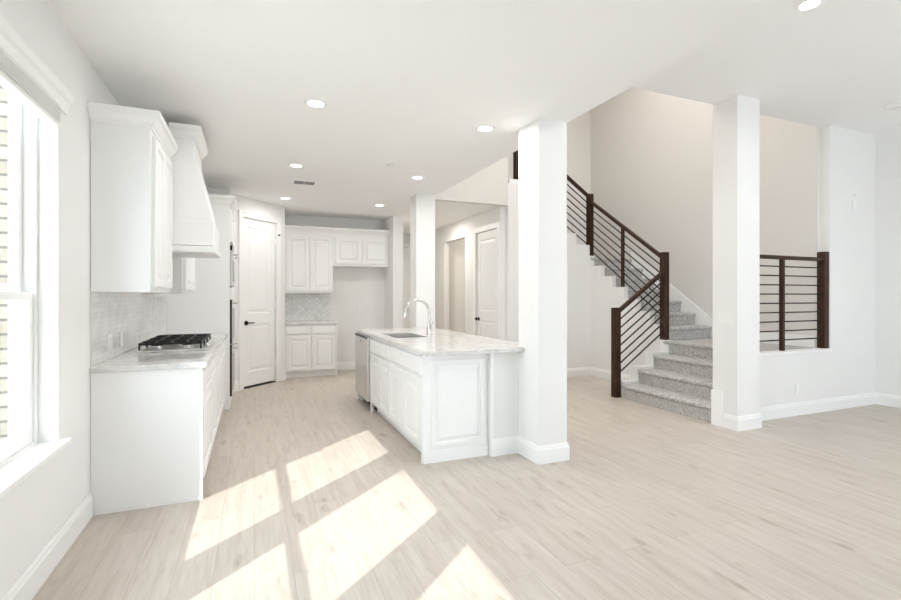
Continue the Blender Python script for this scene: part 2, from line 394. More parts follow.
mb = MB(); mb.box(XE - .1, XE, YH + .09, YS, ZG + .2, ZF); mb.box(XE, XS, YH - .01, YH + .09, ZG + .2, ZF)
struct('wall_upper', mb, 'stairwall', 'upper foyer walls above the kitchen ceiling edge', 'wall')

# baseboards
BH = .145
BP = [(0, 0), (.016, 0), (.016, BH - .035), (.012, BH - .028), (.010, BH - .012), (.005, BH), (0, BH)]
def baseboard(name, path, side, label):
    return struct(name, MB().sweep(path, BP, side), 'trim', label, 'baseboard')
baseboard('baseboard_left', [(XL, YR), (XL, 3.545)], 1, 'white baseboard along the left wall under the window')
baseboard('baseboard_right', [(4.80, YH), (XR, YH), (XR, YR)], 1, 'white baseboard below the half wall and round the right corner')
baseboard('baseboard_column_island', [(2.085, 3.583), (2.112, 3.583), (2.112, 3.272), (2.386, 3.272), (2.386, 3.583), (2.12, 3.583)], 1, 'white baseboard round the column at the island')
baseboard('baseboard_column_stairs', [(4.475, 3.6), (4.475, 3.32), (4.80, 3.32), (4.80, 3.50)], 1, 'white baseboard round the column beside the stairs')
baseboard('baseboard_column_hall', [(2.10, 6.63), (2.10, 6.35), (2.38, 6.35), (2.38, 6.63), (2.10, 6.63)], 1, 'white baseboard round the column near the hallway')
baseboard('baseboard_foyer', [(3.70, 6.6), (5.30, 6.6), (5.30, 5.10)], 1, 'white baseboard below the stairs in the foyer')
baseboard('baseboard_fridge', [(1.32, YB), (2.28, YB), (2.28, 8.2), (2.46, 8.2)], 1, 'white baseboard inside the refrigerator space')
baseboard('baseboard_hall', [(2.46, 10.4), (3.62, 10.4)], 1, 'white baseboard at the end of the hallway')
p0, p1 = DA, DA + dd * (DO0 - .085)
baseboard('baseboard_pantry', [(-.30, 7.26), (p0.x, p0.y), (p1.x, p1.y)], 1, 'white baseboard left of the pantry door')
p0, p1 = DA + dd * (DO1 + .085), DB
baseboard('baseboard_pantry_right', [(p0.x, p0.y), (p1.x, p1.y), (.46, 8.24)], 1, 'white baseboard right of the pantry door')
# plinth of the stair skirt on the column's stair side
struct('trim_3', box(4.45, 4.475, 3.47, 3.6, 0, .36), 'trim', 'white skirt end on the column at the lowest step', 'trim', .003)

# ------------------------------------------------------------------ outside
struct('wall_exterior_brick', box(-3.6, -1.135, 3.22, 3.5, -.3, 4.4), 'brick', 'cream brick outside wall seen through the window', 'wall')
struct('ground_outside', box(-30, -1.15, -20, 20, -.4, -.3), 'bounce_ground', 'unseen ground outside the window, made pale to bounce light indoors', 'ground')

# ------------------------------------------------------------------ windows
def window(k):
    y1 = WYF - WP * k; y0 = WYN - WP * k
    r = thing('window_%d' % (k + 1), (-1.07, (y0 + y1) / 2, WZ0), ['white double hung window nearest the cooktop counter', 'white double hung window in the middle of the left wall', 'white double hung window closest to the viewpoint'][k], 'window', kind='structure')
    f = MB(); fw = .028
    for a, b_ in ((y0, y0 + fw), (y1 - fw, y1)): f.box(-1.118, -1.012, a, b_, WZ0, WZ1)
    f.box(-1.118, -1.012, y0 + fw, y1 - fw, WZ0, WZ0 + .035); f.box(-1.118, -1.012, y0 + fw, y1 - fw, WZ1 - .03, WZ1)
    f.build('window_frame', 'vinyl', r, bevel=.003)
    for nm, x, z0, z1 in (('lower_sash', -1.058, WZ0 + .035, 1.37), ('upper_sash', -1.10, 1.36, WZ1 - .03)):
        s_ = MB(); a, b_ = y0 + fw + .002, y1 - fw - .002; d = .036; st = .038
        s_.box(x, x + d, a, a + st, z0, z1); s_.box(x, x + d, b_ - st, b_, z0, z1)
        s_.box(x, x + d, a + st, b_ - st, z0, z0 + (.075 if nm[0] == 'l' else .05)); s_.box(x, x + d, a + st, b_ - st, z1 - .04, z1)
        so = s_.build(nm, 'vinyl', r, bevel=.003)
        MB().box(x + .015, x + .019, a + st - .005, b_ - st + .005, z0 + .035, z1 - .035).build('pane', 'glass', so)
    MB().box(-1.05, -1.03, (y0 + y1) / 2 - .035, (y0 + y1) / 2 + .035, 1.37, 1.39).build('sash_lock', 'vinyl', r)
    nm = ['nearest the counter', 'of the middle window', 'of the window closest to the viewpoint'][k]
    struct('trim_%d' % (20 + k), box(-1.012, -.886, y0, y1, WZ0 - .001, WZ0 + .022).box(-.93, -.886, y0 - .045, y0, WZ0 - .001, WZ0 + .022).box(-.93, -.886, y1, y1 + .05, WZ0 - .001, WZ0 + .022), 'trim', 'sunlit white window stool board ' + nm, 'trim')
    # moulded cornice board over the blind
    cp = [(0, 2.315), (.012, 2.315), (.014, 2.34), (.022, 2.365), (.034, 2.38), (.040, 2.405), (.040, 2.42), (0, 2.42)]
    struct('trim_%d' % (30 + k), MB().prism([(XL + a, z) for a, z in cp], 'y', y0 - .10, y1 + .10), 'trim', 'white moulded cornice board above the blind ' + nm, 'trim')
    r = thing('window_blind', (-.94, (y0 + y1) / 2, 2.215), ['white slatted blind raised at the window nearest the counter', 'white slatted blind raised over the middle window', 'white slatted blind raised over the window closest to the viewpoint'][k], 'blind', 'raised window blinds')
    y0 += .006; y1 -= .006
    MB().box(-.968, -.918, y0, y1, 2.33, 2.40).build('headrail', 'blind', r, bevel=.003)
    s_ = MB()
    for i in range(14): s_.box(-.966, -.918 + (.003 if i % 2 else 0), y0 + .002, y1 - .002, 2.240 + i * .0062, 2.2442 + i * .0062)
    s_.build('slats', 'blind', r)
    MB().box(-.966, -.916, y0 + .002, y1 - .002, 2.215, 2.236).build('bottom_rail', 'blind', r, bevel=.003)
for k in range(3): window(k)

# ------------------------------------------------------------------ doors and casings
def casing_diag():
    mb = MB()
    diag(DO0 - .085, DO0, 0, .018, 0, DZ + .085, mb); diag(DO1, DO1 + .085, 0, .018, 0, DZ + .085, mb); diag(DO0, DO1, 0, .018, DZ, DZ + .085, mb)
    diag(DO0 - .085, DO0 - .062, .018, .026, 0, DZ + .085, mb); diag(DO1 + .062, DO1 + .085, .018, .026, 0, DZ + .085, mb); diag(DO0 - .062, DO1 + .062, .018, .026, DZ + .062, DZ + .085, mb)
    return mb
struct('trim_7', casing_diag(), 'trim', 'white casing round the pantry door', 'trim')
def room_door(root, O, U, N, w_, h_, gap):
    """two-panel door leaf, slab split into stiles, rails and raised panels"""
    O, U, N, Z = V(O), V(U), V(N), V((0, 0, 1))
    mb = MB(); t_ = .035; s_ = .105
    def slab(a, b_, z0, z1):
        vs = [O + U * p + Z * q - N * d for d in (0, t_) for p, q in ((a, z0), (b_, z0), (b_, z1), (a, z1))]
        mb.add(vs, [(0, 1, 2, 3), (7, 6, 5, 4), (0, 4, 5, 1), (1, 5, 6, 2), (2, 6, 7, 3), (3, 7, 4, 0)])
    slab(0, s_, gap, h_); slab(w_ - s_, w_, gap, h_)
    for z0, z1 in ((gap, .23), (.93, 1.09), (h_ - .13, h_)): slab(s_, w_ - s_, z0, z1)
    for z0, z1 in ((.23, .93), (1.09, h_ - .13)):
        mb.panel(O + U * s_ + Z * z0, U, N, w_ - 2 * s_, z1 - z0, kind='room')
    return mb.build('door_leaf', 'trim', root)
r = thing('door_1', (DA.x + dd.x * .54, DA.y + dd.y * .54, 0), 'white two panel pantry door with black lever handle', 'door', kind='structure')
O = DA + dd * (DO0 + .005) - dn * .02
room_door(r, (O.x, O.y, 0), (dd.x, dd.y, 0), (dn.x, dn.y, 0), DO1 - DO0 - .01, DZ - .001, .028)
hp = DA + dd * (DO0 + .075) - dn * .02
h = MB(); N3 = V((dn.x, dn.y, 0)); U3 = V((dd.x, dd.y, 0)); C0 = V((hp.x, hp.y, .955))
h.tube([C0, C0 + N3 * .012], .033, 20); h.tube([C0 + N3 * .01, C0 + N3 * .05], .011, 12); h.tube([C0 + N3 * .05 - U3 * .008, C0 + N3 * .052 + U3 * .06, C0 + N3 * .048 + U3 * .115], [.011, .009, .007], 12)
h.build('lever_handle', 'black', r, smooth=True)
for z in (.3, 1.2, 2.2):
    C1 = DA + dd * (DO1 - .003) - dn * .012
    MB().tube([(C1.x, C1.y, z - .045), (C1.x, C1.y, z + .045)], .007, 10).build('hinge', 'trim', r)
mb = MB(); diag(DO0 + .004, DO1 - .004, -.095, -.004, 0, .012, mb)
struct('trim_8', mb, 'dark', 'dark threshold strip under the pantry door', 'trim')
mb = MB(); C1 = DA + dd * (DO1 + .042) + dn * .018
mb.tube([(C1.x, C1.y, 2.31), (C1.x + dn.x * .012, C1.y + dn.y * .012, 2.31)], .014, 12)
mb.tube([(C1.x + dn.x * .012, C1.y + dn.y * .012, 2.31), (C1.x + dn.x * .03, C1.y + dn.y * .03, 2.305)], .006, 10)
tag(mb.build('door_stop', 'black', origin=(C1.x, C1.y, 2.31)), 'small black stop on the casing at the top right of the pantry door', 'door stop')
# hallway door + casing, doorway casing
r = thing('door_2', (HX, 7.2, 0), 'white two panel hallway door with round black knob', 'door', kind='structure')
room_door(r, (HX + .02, 7.595, 0), (0, -1, 0), (-1, 0, 0), .79, 2.445, .015)
MB().lathe((HX + .02, 7.53, .95), [(.032, 0), (.032, -.01), (.012, -.014), (.012, -.035), (.028, -.045), (.03, -.06), (.02, -.07)], 'x').build('knob', 'black', r, smooth=True)
def casing_x(y0, y1, z1, x, w_=.085, t_=.02):
    mb = MB(); mb.box(x - t_, x, y0 - w_, y0, 0, z1 + w_); mb.box(x - t_, x, y1, y1 + w_, 0, z1 + w_); mb.box(x - t_, x, y0, y1, z1, z1 + w_)
    return mb
struct('trim_9', casing_x(6.80, 7.60, 2.45, HX), 'trim', 'white casing round the hallway door', 'trim', .003)
r = thing('door_3', (2.95, 10.4, 0), 'white door at the far end of the hallway', 'door', kind='structure')
room_door(r, (2.62, 10.385, 0), (1, 0, 0), (0, -1, 0), .80, 2.44, .015)
mb = MB(); mb.box(2.535, 2.62, 10.36, 10.4, 0, 2.53); mb.box(3.42, 3.505, 10.36, 10.4, 0, 2.53); mb.box(2.62, 3.42, 10.36, 10.4, 2.445, 2.53)
struct('trim_10', mb, 'trim', 'white casing round the door at the hallway end', 'trim', .003)

# ------------------------------------------------------------------ cabinets
CROWN = [(0, 0), (.010, 0), (.012, .018), (.020, .022), (.045, .060), (.058, .068), (.062, .10), (0, .10)]
def crown(path, z, side, parent, sc_=1.0):
    return MB().sweep(path, [(a * sc_, z + b_ * sc_) for a, b_ in CROWN], side).build('crown_moulding', 'cabinet', parent)
def front(root, axis, face, sign, items):
    """door and drawer fronts on a carcass face. axis 'x': face is the plane X=face; items (kind, u0, u1, z0, z1)"""
    for kind, u0, u1, z0, z1 in items:
        mb = MB(); g = .007
        U = V((0, 1, 0)) if axis == 'x' else V((1, 0, 0)); N = V((sign, 0, 0)) if axis == 'x' else V((0, sign, 0))
        O = V((face, u0 + g, z0 + g)) if axis == 'x' else V((u0 + g, face, z0 + g))
        mb.panel(O, U, N, u1 - u0 - 2 * g, z1 - z0 - 2 * g, kind='raised' if kind == 'door' else 'flat')
        mb.build('cabinet_door' if kind == 'door' else 'drawer_front', 'cabinet', root)
G = 'white kitchen cabinets'
FX = -.335   # carcass face of left run; fronts at -.315
def left_base(y0, y1, label, items, endpanel=False):
    r = thing('base_cabinet', ((XL + FX) / 2, (y0 + y1) / 2, 0), label, 'cabinet', G)
    b_ = MB(); b_.box(XL + .002, FX, y0 + (.018 if endpanel else .001), y1 - .001, .10, .875); b_.box(XL + .002, FX - .07, y0 + .018, y1 - .001, 0, .10)
    b_.build('cabinet_body', 'cabinet', r)
    if endpanel:
        e = MB(); e.box(XL + .002, FX + .02, y0, y0 + .017, 0, .875); e.build('end_panel', 'cabinet', r)
        MB().box(XL + .02, FX + .022, y0 - .008, y0 - .0005, 0, .022).build('shoe_moulding', 'trim', r)
    front(r, 'x', FX, 1, items); return r
def pair(u0, u1, z0, z1):
    m_ = (u0 + u1) / 2; return [('door', u0, m_, z0, z1), ('door', m_, u1, z0, z1)]
left_base(3.555, 4.29, 'white base cabinet at the near end of the cooktop counter', [('drawer', 3.59, 4.27, .715, .86), ('door', 3.59, 4.27, .12, .705)], True)
left_base(4.29, 5.21, 'white base cabinet directly under the gas cooktop', [('drawer', 4.31, 5.19, .715, .86)] + pair(4.31, 5.19, .12, .705))
left_base(5.21, 6.265, 'white base cabinet between cooktop and oven tower', [('drawer', 5.23, 5.73, .715, .86), ('drawer', 5.74, 6.245, .715, .86)] + pair(5.23, 6.245, .12, .705))
tag(box(XL + .002, -.29, 3.53, 6.265, .877, .912).build('countertop', 'quartz', origin=(-.61, 4.9, .877), bevel=.004), 'veined white quartz countertop along the left wall under the cooktop', 'countertop')
tag(box(XL + .0005, XL + .008, 3.555, 6.265, .913, 1.374).build('backsplash', 'stack_tile', origin=(XL, 4.9, .913)), 'white strip tile backsplash behind the cooktop', 'backsplash')
def left_upper(y0, y1, label, near):
    r = thing('upper_cabinet', ((XL - .61) / 2, (y0 + y1) / 2, 1.395), label, 'cabinet', G)
    box(XL + .002, -.612, y0, y1, 1.375, 2.45).build('cabinet_body', 'cabinet', r, bevel=.002)
    front(r, 'x', -.612, 1, pair(y0 + .03, y1 - .03, 1.40, 2.39))
    path = [(XL + .002, y0), (-.612, y0), (-.612, y1)] if near else [(-.612, y0), (-.612, y1)]
    crown(path, 2.42, 1, r)
    return r
left_upper(3.548, 4.29, 'white upper cabinet at the near end beside the window', True)
left_upper(5.0, 5.85, 'white upper cabinet between range hood and oven tower', False)

# range hood
r = thing('range_hood', (-.62, 4.61, 1.69), 'white wooden range hood with tapered chimney above the cooktop', 'range hood')
HY0, HY1 = 4.30, 4.92
prof = [(XL + .002, 1.95), (-.312, 1.95), (-.335, 2.05), (-.360, 2.16), (-.395, 2.30), (-.425, 2.42), (-.440, 2.48), (-.447, 2.54), (-.447, 2.68), (XL + .002, 2.68)]
MB().prism(prof, 'y', HY0 + .01, HY1 - .01).build('hood_chimney', 'cabinet', r)
box(XL + .002, -.300, HY0, HY1, 1.755, 1.95).build('mantel', 'cabinet', r, bevel=.003)
mb = MB(); mb.box(XL + .002, -.287, HY0, HY1 + .01, 1.70, 1.753)
mb.build('mantel_ledge', 'cabinet', r, bevel=.008)
MB().box(-.85, -.38, HY0 + .08, HY1 - .08, 1.692, 1.70).build('filter_insert', 'steel', r)
MB().sweep([(-.612, HY0 + .01), (-.447, HY0 + .01), (-.447, HY1 - .01), (-.612, HY1 - .01)], [(a * .9, 2.60 + b_ * 1.0) for a, b_ in CROWN], 1).build('crown_moulding', 'cabinet', r)

# oven tower
TX = -.268
r = thing('oven_cabinet', (-.6, 6.64, 0), 'tall white cabinet tower housing the built in ovens', 'cabinet')
b_ = MB(); b_.box(XL + .002, TX, 6.27, 6.30, .0, 2.46); b_.box(XL + .002, TX, 6.98, 7.01, 0, 2.46); b_.box(XL + .002, TX, 6.30, 6.98, 1.97, 2.46); b_.box(XL + .002, TX, 6.30, 6.98, 0, .13); b_.box(XL + .002, XL + .02, 6.30, 6.98, .13, 1.97)
b_.build('cabinet_body', 'cabinet', r, bevel=.002)
front(r, 'x', TX, 1, pair(6.29, 6.99, 1.99, 2.40))
crown([(XL + .002, 6.27), (TX, 6.27), (TX, 7.01)], 2.44, 1, r)
def oven(name, z0, z1, label, handles, panel_z):
    r = thing(name, (-.5, 6.64, z0), label, 'oven')
    box(-.88, TX, 6.305, 6.975, z0, z1).build('oven_body', 'steel', r)
    zz = z0
    for hz, za, zb in handles:
        d = MB(); d.box(TX + .001, TX + .030, 6.305, 6.975, za, zb); dr = d.build('oven_door', 'steel', r, bevel=.003)
        MB().box(TX + .030, TX + .033, 6.37, 6.91, za + .06, zb - .11).build('oven_window', 'glassdark', dr)
        hd = MB(); hd.tube([(TX + .075, 6.33, hz), (TX + .075, 6.95, hz)], .013, 12)
        for y in (6.37, 6.91): hd.tube([(TX + .03, y, hz), (TX + .075, y, hz)], .009, 10)
        hd.build('door_handle', 'chrome', dr, smooth=True)
        if name == 'double_oven': MB().box(TX + .001, TX + .022, 6.3025, 6.3045, za, zb).build('door_edge', 'black', dr)
    MB().box(TX + .001, TX + .026, 6.305, 6.975, panel_z[0], panel_z[1]).build('control_panel', 'glassdark' if name == 'microwave_oven' else 'plastic', r)
oven('double_oven', .135, 1.45, 'stainless double wall oven with two bar handles in the tower', [(.72, .145, .765), (1.262, .775, 1.305)], (1.31, 1.445))
oven('microwave_oven', 1.46, 1.965, 'stainless built in microwave above the double oven', [(1.85, 1.47, 1.895)], (1.90, 1.96))

# back wall base + uppers
r = thing('base_cabinet', (.89, 8.5, 0), 'white base cabinet on the back wall left of the refrigerator space', 'cabinet', G)
b_ = MB(); b_.box(.463, 1.30, 8.215, YB - .002, .10, .875); b_.box(.463, 1.30, 8.275, YB - .002, 0, .10); b_.box(1.275, 1.30, 8.195, 8.275, 0, .875)
b_.build('cabinet_body', 'cabinet', r)
front(r, 'y', 8.215, -1, [('drawer', .48, .875, .715, .86), ('drawer', .885, 1.275, .715, .86)] + [('door', .48, .875, .12, .70), ('door', .885, 1.275, .12, .70)])
tag(box(.463, 1.325, 8.18, YB - .002, .877, .912).build('countertop', 'quartz', origin=(.89, 8.5, .877), bevel=.004), 'short quartz countertop on the back wall base cabinet', 'countertop')
tag(box(.463, 1.28, YB - .009, YB - .001, .913, 1.395).build('backsplash', 'arabesque', origin=(.87, YB, .913)), 'grey and white mosaic backsplash on the back wall', 'backsplash')
UY = 8.50
r = thing('upper_cabinet', (.87, 8.65, 1.40), 'white tall upper cabinet above the back wall counter', 'cabinet', G)
box(.463, 1.28, UY, YB - .002, 1.40, 2.46).build('cabinet_body', 'cabinet', r)
front(r, 'y', UY, -1, [('door', .50, .875, 1.43, 2.38), ('door', .885, 1.26, 1.43, 2.38)])
crown([(.463, UY), (1.28, UY)], 2.44, 1, r)
r = thing('upper_cabinet', (1.78, 8.65, 1.88), 'short white upper cabinet over the empty refrigerator space', 'cabinet', G)
box(1.283, 2.277, UY, YB - .002, 1.88, 2.46).build('cabinet_body', 'cabinet', r)
front(r, 'y', UY, -1, [('door', 1.31, 1.775, 1.91, 2.38), ('door', 1.785, 2.25, 1.91, 2.38)])
crown([(1.283, UY), (2.277, UY)], 2.44, 1, r)

# ------------------------------------------------------------------ island
IX = 1.272
def hollow(x0, x1, y0, y1, z0, z1, t_=.018):
    mb = MB(); mb.box(x0, x1, y0, y0 + t_, z0, z1); mb.box(x0, x1, y1 - t_, y1, z0, z1); mb.box(x0, x0 + t_, y0 + t_, y1 - t_, z0, z1); mb.box(x1 - t_, x1, y0 + t_, y1 - t_, z0, z1); mb.box(x0 + t_, x1 - t_, y0 + t_, y1 - t_, z0, z0 + t_)
    return mb
r = thing('island_cabinet', (1.55, 4.13, 0), 'white island cabinet at the near end with raised end panel', 'cabinet', 'white island cabinets')
mb = hollow(IX, 1.833, 3.66, 4.64, .10, .875); mb.box(IX + .06, 1.833, 3.66, 4.64, 0, .10); mb.build('cabinet_body', 'cabinet', r)
front(r, 'x', IX, -1, [('drawer', 3.69, 4.62, .70, .855)] + pair(3.69, 4.62, .12, .68))
e = MB(); e.box(1.250, 1.836, 3.625, 3.659, 0, .875); e.build('end_panel', 'cabinet', r)
MB().panel((1.325, 3.625, .125), (1, 0, 0), (0, -1, 0), .475, .70, t_=.018, frame=.03).build('raised_panel', 'cabinet', r)
MB().box(1.255, 1.836, 3.612, 3.6245, 0, .095).build('base_trim', 'cabinet', r, bevel=.003)
r = thing('island_cabinet', (1.55, 5.06, 0), 'white island cabinet below the sink next to the dishwasher', 'cabinet', 'white island cabinets')
mb = hollow(IX, 1.833, 4.642, 5.485, .10, .875); mb.box(IX + .06, 1.833, 4.642, 5.485, 0, .10); mb.build('cabinet_body', 'cabinet', r)
front(r, 'x', IX, -1, [('drawer', 4.66, 5.465, .70, .855)] + pair(4.66, 5.465, .12, .68))
MB().box(1.25, IX, 5.467, 5.485, 0, .875).build('stile', 'cabinet', r)
struct('wall_island', box(1.84, 2.11, 3.583, 6.22, 0, .875), 'wall', 'white knee wall behind the island cabinets', 'wall')
baseboard('baseboard_island', [(1.845, 3.583), (2.085, 3.583)], 1, 'white baseboard on the island end next to the column')
struct('trim_11', box(1.838, 1.862, 3.566, 3.5825, .145, .875), 'trim', 'narrow white corner strip between island panel and knee wall', 'trim', .002)
# countertop with sink cut-out and column notch
mb = MB(); z0, z1 = .882, .912
SX0, SX1, SY0, SY1 = 1.37, 1.73, 4.80, 5.46
mb.box(1.238, 2.11, 3.485, 3.585, z0, z1); mb.box(1.238, 2.29, 3.585, SY0, z0, z1); mb.box(1.238, SX0, SY0, SY1, z0, z1); mb.box(SX1, 2.29, SY0, SY1, z0, z1); mb.box(1.238, 2.29, SY1, 6.25, z0, z1)
tag(mb.build('island_countertop', 'quartz', origin=(1.75, 4.8, z0)), 'pale quartz island countertop with sink cut out', 'countertop')
r = thing('kitchen_sink', ((SX0 + SX1) / 2, (SY0 + SY1) / 2, .68), 'stainless undermount sink bowl set into the island', 'sink')
mb = MB(); g = .004; x0, x1, y0, y1 = SX0 + g, SX1 - g, SY0 + g, SY1 - g; t_ = .006
mb.box(x0, x1, y0, y0 + t_, .69, .903); mb.box(x0, x1, y1 - t_, y1, .69, .903); mb.box(x0, x0 + t_, y0, y1, .69, .903); mb.box(x1 - t_, x1, y0, y1, .69, .903); mb.box(x0, x1, y0, y1, .684, .69)
mb.build('bowl', 'steel', r)
MB().lathe(((x0 + x1) / 2, (y0 + y1) / 2, .69), [(.045, 0), (.045, .004), (.03, .004), (.03, .001)]).build('drain', 'chrome', r, smooth=True)
r = thing('kitchen_faucet', (1.81, 5.02, .912), 'brushed nickel gooseneck faucet standing behind the island sink', 'faucet')
fx, fy = 1.81, 5.02
MB().lathe((fx, fy, .912), [(.034, 0), (.034, .008), (.027, .012), (.025, .05), (.024, .10), (.017, .13)]).build('faucet_base', 'chrome', r, smooth=True)
path = [(fx, fy, 1.02), (fx, fy, 1.17)] + [(fx - .135 + .135 * math.cos(a), fy, 1.17 + .135 * math.sin(a)) for a in [math.radians(q) for q in range(10, 171, 10)]]
path += [(fx - .27, fy, 1.19)]
MB().tube(path, .0155, 16).build('gooseneck', 'chrome', r, smooth=True)
MB().tube([(fx - .268, fy, 1.20), (fx - .274, fy, 1.175), (fx - .283, fy, 1.13), (fx - .289, fy, 1.105)], [.0165, .02, .023, .019], 16).build('spray_head', 'chrome', r, smooth=True)
MB().tube([(fx, fy - .018, .995), (fx, fy - .045, .998), (fx + .01, fy - .06, 1.03), (fx + .02, fy - .068, 1.07)], [.012, .011, .007, .006], 12).build('lever', 'chrome', r, smooth=True)
# dishwasher
r = thing('dishwasher', (1.53, 5.86, 0), 'stainless dishwasher at the far end of the island', 'dishwasher')
box(IX, 1.83, 5.49, 6.215, .10, .872).build('tub', 'steel', r)
d = box(1.218, IX - .001, 5.492, 6.213, .115, .872).build('door_panel', 'steel', r, bevel=.006)
MB().box(1.2165, 1.219, 5.50, 6.205, .845, .872).build('control_strip', 'black', d)
MB().lathe((1.2175, 5.86, .80), [(.012, 0), (.012, -.003)], 'x', 16).build('badge', 'black', d)
MB().box(1.33, 1.345, 5.50, 6.205, .0, .10).build('toe_kick', 'black', r)
for y in (5.53, 6.17): MB().lathe((1.30, y, 0), [(.022, 0), (.022, .012), (.008, .018), (.008, .10)]).build('foot', 'plastic', r)
struct('trim_12', box(1.25, 1.84, 6.218, 6.235, 0, .875), 'cabinet', 'white end board of the island past the dishwasher', 'trim')

# ------------------------------------------------------------------ cooktop
r = thing('gas_cooktop', (-.60, 4.75, .912), 'stainless gas cooktop with black cast iron grates on the left counter', 'cooktop')
cx0, cx1, cy0, cy1 = -.835, -.34, 4.30, 5.20
box(cx0, cx1, cy0, cy1, .9125, .928).build('tray', 'steel', r, bevel=.004)
for bx, by, br_ in ((-.725, 4.48, .045), (-.51, 4.48, .038), (-.62, 4.75, .06), (-.725, 5.02, .038), (-.51, 5.02, .045)):
    bo = MB().lathe((bx, by, .928), [(br_ + .012, 0), (br_ + .012, .008), (br_, .012), (br_, .02)]).build('burner', 'chrome', r, smooth=True)
    MB().lathe((bx, by, .9485), [(br_, 0), (br_ + .003, .004), (br_ - .004, .011), (.005, .013)]).build('burner_cap', 'iron', bo, smooth=True)
for gy0, gy1 in ((4.315, 4.605), (4.61, 4.89), (4.895, 5.185)):
    g_ = MB(); gx0, gx1 = -.825, -.39; z0, z1 = .966, .984; bw = .012
    g_.box(gx0, gx1, gy0, gy0 + bw, z0, z1); g_.box(gx0, gx1, gy1 - bw, gy1, z0, z1); g_.box(gx0, gx0 + bw, gy0, gy1, z0, z1); g_.box(gx1 - bw, gx1, gy0, gy1, z0, z1)
    my = (gy0 + gy1) / 2; mx_ = (gx0 + gx1) / 2
    g_.box(gx0, gx1, my - bw / 2, my + bw / 2, z0, z1 + .004); g_.box(mx_ - bw / 2, mx_ + bw / 2, gy0, gy1, z0, z1 + .004)
    for qx in (gx0 + .11, gx1 - .11): g_.box(qx - bw / 2, qx + bw / 2, gy0, gy1, z0, z1 + .004)
    for qx in (gx0, gx1 - bw):
        for qy in (gy0, gy1 - bw): g_.box(qx, qx + bw, qy, qy + bw, .928, z0)
    g_.build('grate', 'iron', r, bevel=.002)
for i in range(5):
    MB().lathe((-.363, 4.51 + i * .12, .928), [(.019, 0), (.019, .004), (.016, .006), (.015, .026), (.011, .03)], seg=18).build('control_knob', 'chrome', r, smooth=True)

# ------------------------------------------------------------------ staircase
st = thing('staircase', (5.3, 5.1, 0), 'grey carpeted turning staircase behind the right column', 'staircase')
def step_prof(a, z0, z1, run, s_=1):
    q = [(0, z0), (0, z1 - .055), (-.016, z1 - .048), (-.026, z1 - .034), (-.028, z1 - .018), (-.020, z1 - .005), (-.006, z1), (run, z1), (run, z0)]
    return [(a + s_ * u, z) for u, z in q]
X1 = 4.50
for k in range(3):
    x = X1 + T1 * k
    MB().prism(step_prof(x, R_ * k, R_ * (k + 1), T1), 'y', YH + .11, 4.945).build('step', 'carpet', st, smooth=True)
MB().prism(step_prof(X1 + 3 * T1, .50, .73, XS - .003 - X1 - 3 * T1), 'y', YH + .11, Y20 - .002).build('landing', 'carpet', st, smooth=True)
for k in range(6):
    y = Y20 + T2 * k; z0 = .73 + R_ * k
    MB().prism(step_prof(y, z0 - .02, z0 + R_, T2), 'x', 5.385, XS - .022).build('step', 'carpet', st, smooth=True)
y = Y20 + T2 * 6; z0 = .73 + R_ * 6
MB().prism(step_prof(y, z0 - .05, z0 + R_, YS - .003 - y), 'x', 5.385 if False else 5.30, XS - .003).build('landing', 'carpet', st, smooth=True)
for k in range(5):
    x = 5.298 - T3 * k; z0 = .73 + R_ * (7 + k)
    MB().prism(step_prof(x, z0 - .02, z0 + R_, T3, -1), 'y', 6.705, YS - .003).build('step', 'carpet', st, smooth=True)
MB().prism(step_prof(5.298 - T3 * 5, .73 + R_ * 13 - .08, .73 + R_ * 13, 5.298 - T3 * 5 - XE - .004, -1), 'y', 6.705, YS - .003).build('upper_floor', 'carpet', st, smooth=True)
# white stepped curb left of flight one
pts = [(X1 + .035, 0)]
for k in range(3):
    x = X1 + T1 * k + (.035 if k == 0 else -.02)
    pts += [(x, R_ * k + (.03 if k else 0)), (x, R_ * (k + 1) + .03)]
pts += [(5.298, R_ * 3 + .03), (5.298, .735)] + [(5.38, .735), (5.38, 0)]
pts = pts[1:]
MB().prism(pts, 'y', 4.948, 5.098).build('stringer', 'trim', st)
# white skirt along the stairwell wall
pts = [(Y20 - .02, .74), (Y20 - .02, .74 + R_ + .10), (6.62, .74 + R_ + .10 + (6.62 - Y20 + .02) * R_ / T2), (6.62, 1.5)]
MB().prism(pts, 'x', XS - .02, XS - .002).build('skirt_board', 'trim', st)
mb = MB(); mb.box(XS - .016, XS - .002, YH + .12, Y20 - .03, .732, .87); mb.build('landing_baseboard', 'trim', st)

# ------------------------------------------------------------------ railings
def newel(root, x, y, z0, z1, w_=.09):
    mb = MB(); h_ = w_ / 2
    mb.box(x - h_, x + h_, y - h_, y + h_, z0, z1)
    return mb.build('newel_post', 'walnut', root, bevel=.004)
def rails(root, p0, p1, n_, gap, first, hr=True):
    p0, p1 = V(p0), V(p1)
    if hr: MB().beam(p0, p1, .06, .045).build('handrail', 'walnut', root, bevel=.006)
    for i in range(n_):
        d = V((0, 0, -first - gap * i))
        MB().beam(p0 + d, p1 + d, .014, .014).build('horizontal_bar', 'black', root)
# lower flight: C -> A
r = thing('stair_railing', (4.48, 5.06, 0), 'dark wooden railing with slanted bars along the lowest steps', 'railing', 'dark stair railings')
newel(r, 4.48, 5.06, 0, 1.195); 
rails(r, (4.526, 5.06, 1.148), (5.292, 5.06, 1.148 + .768 * .676), 7, .118, .125)
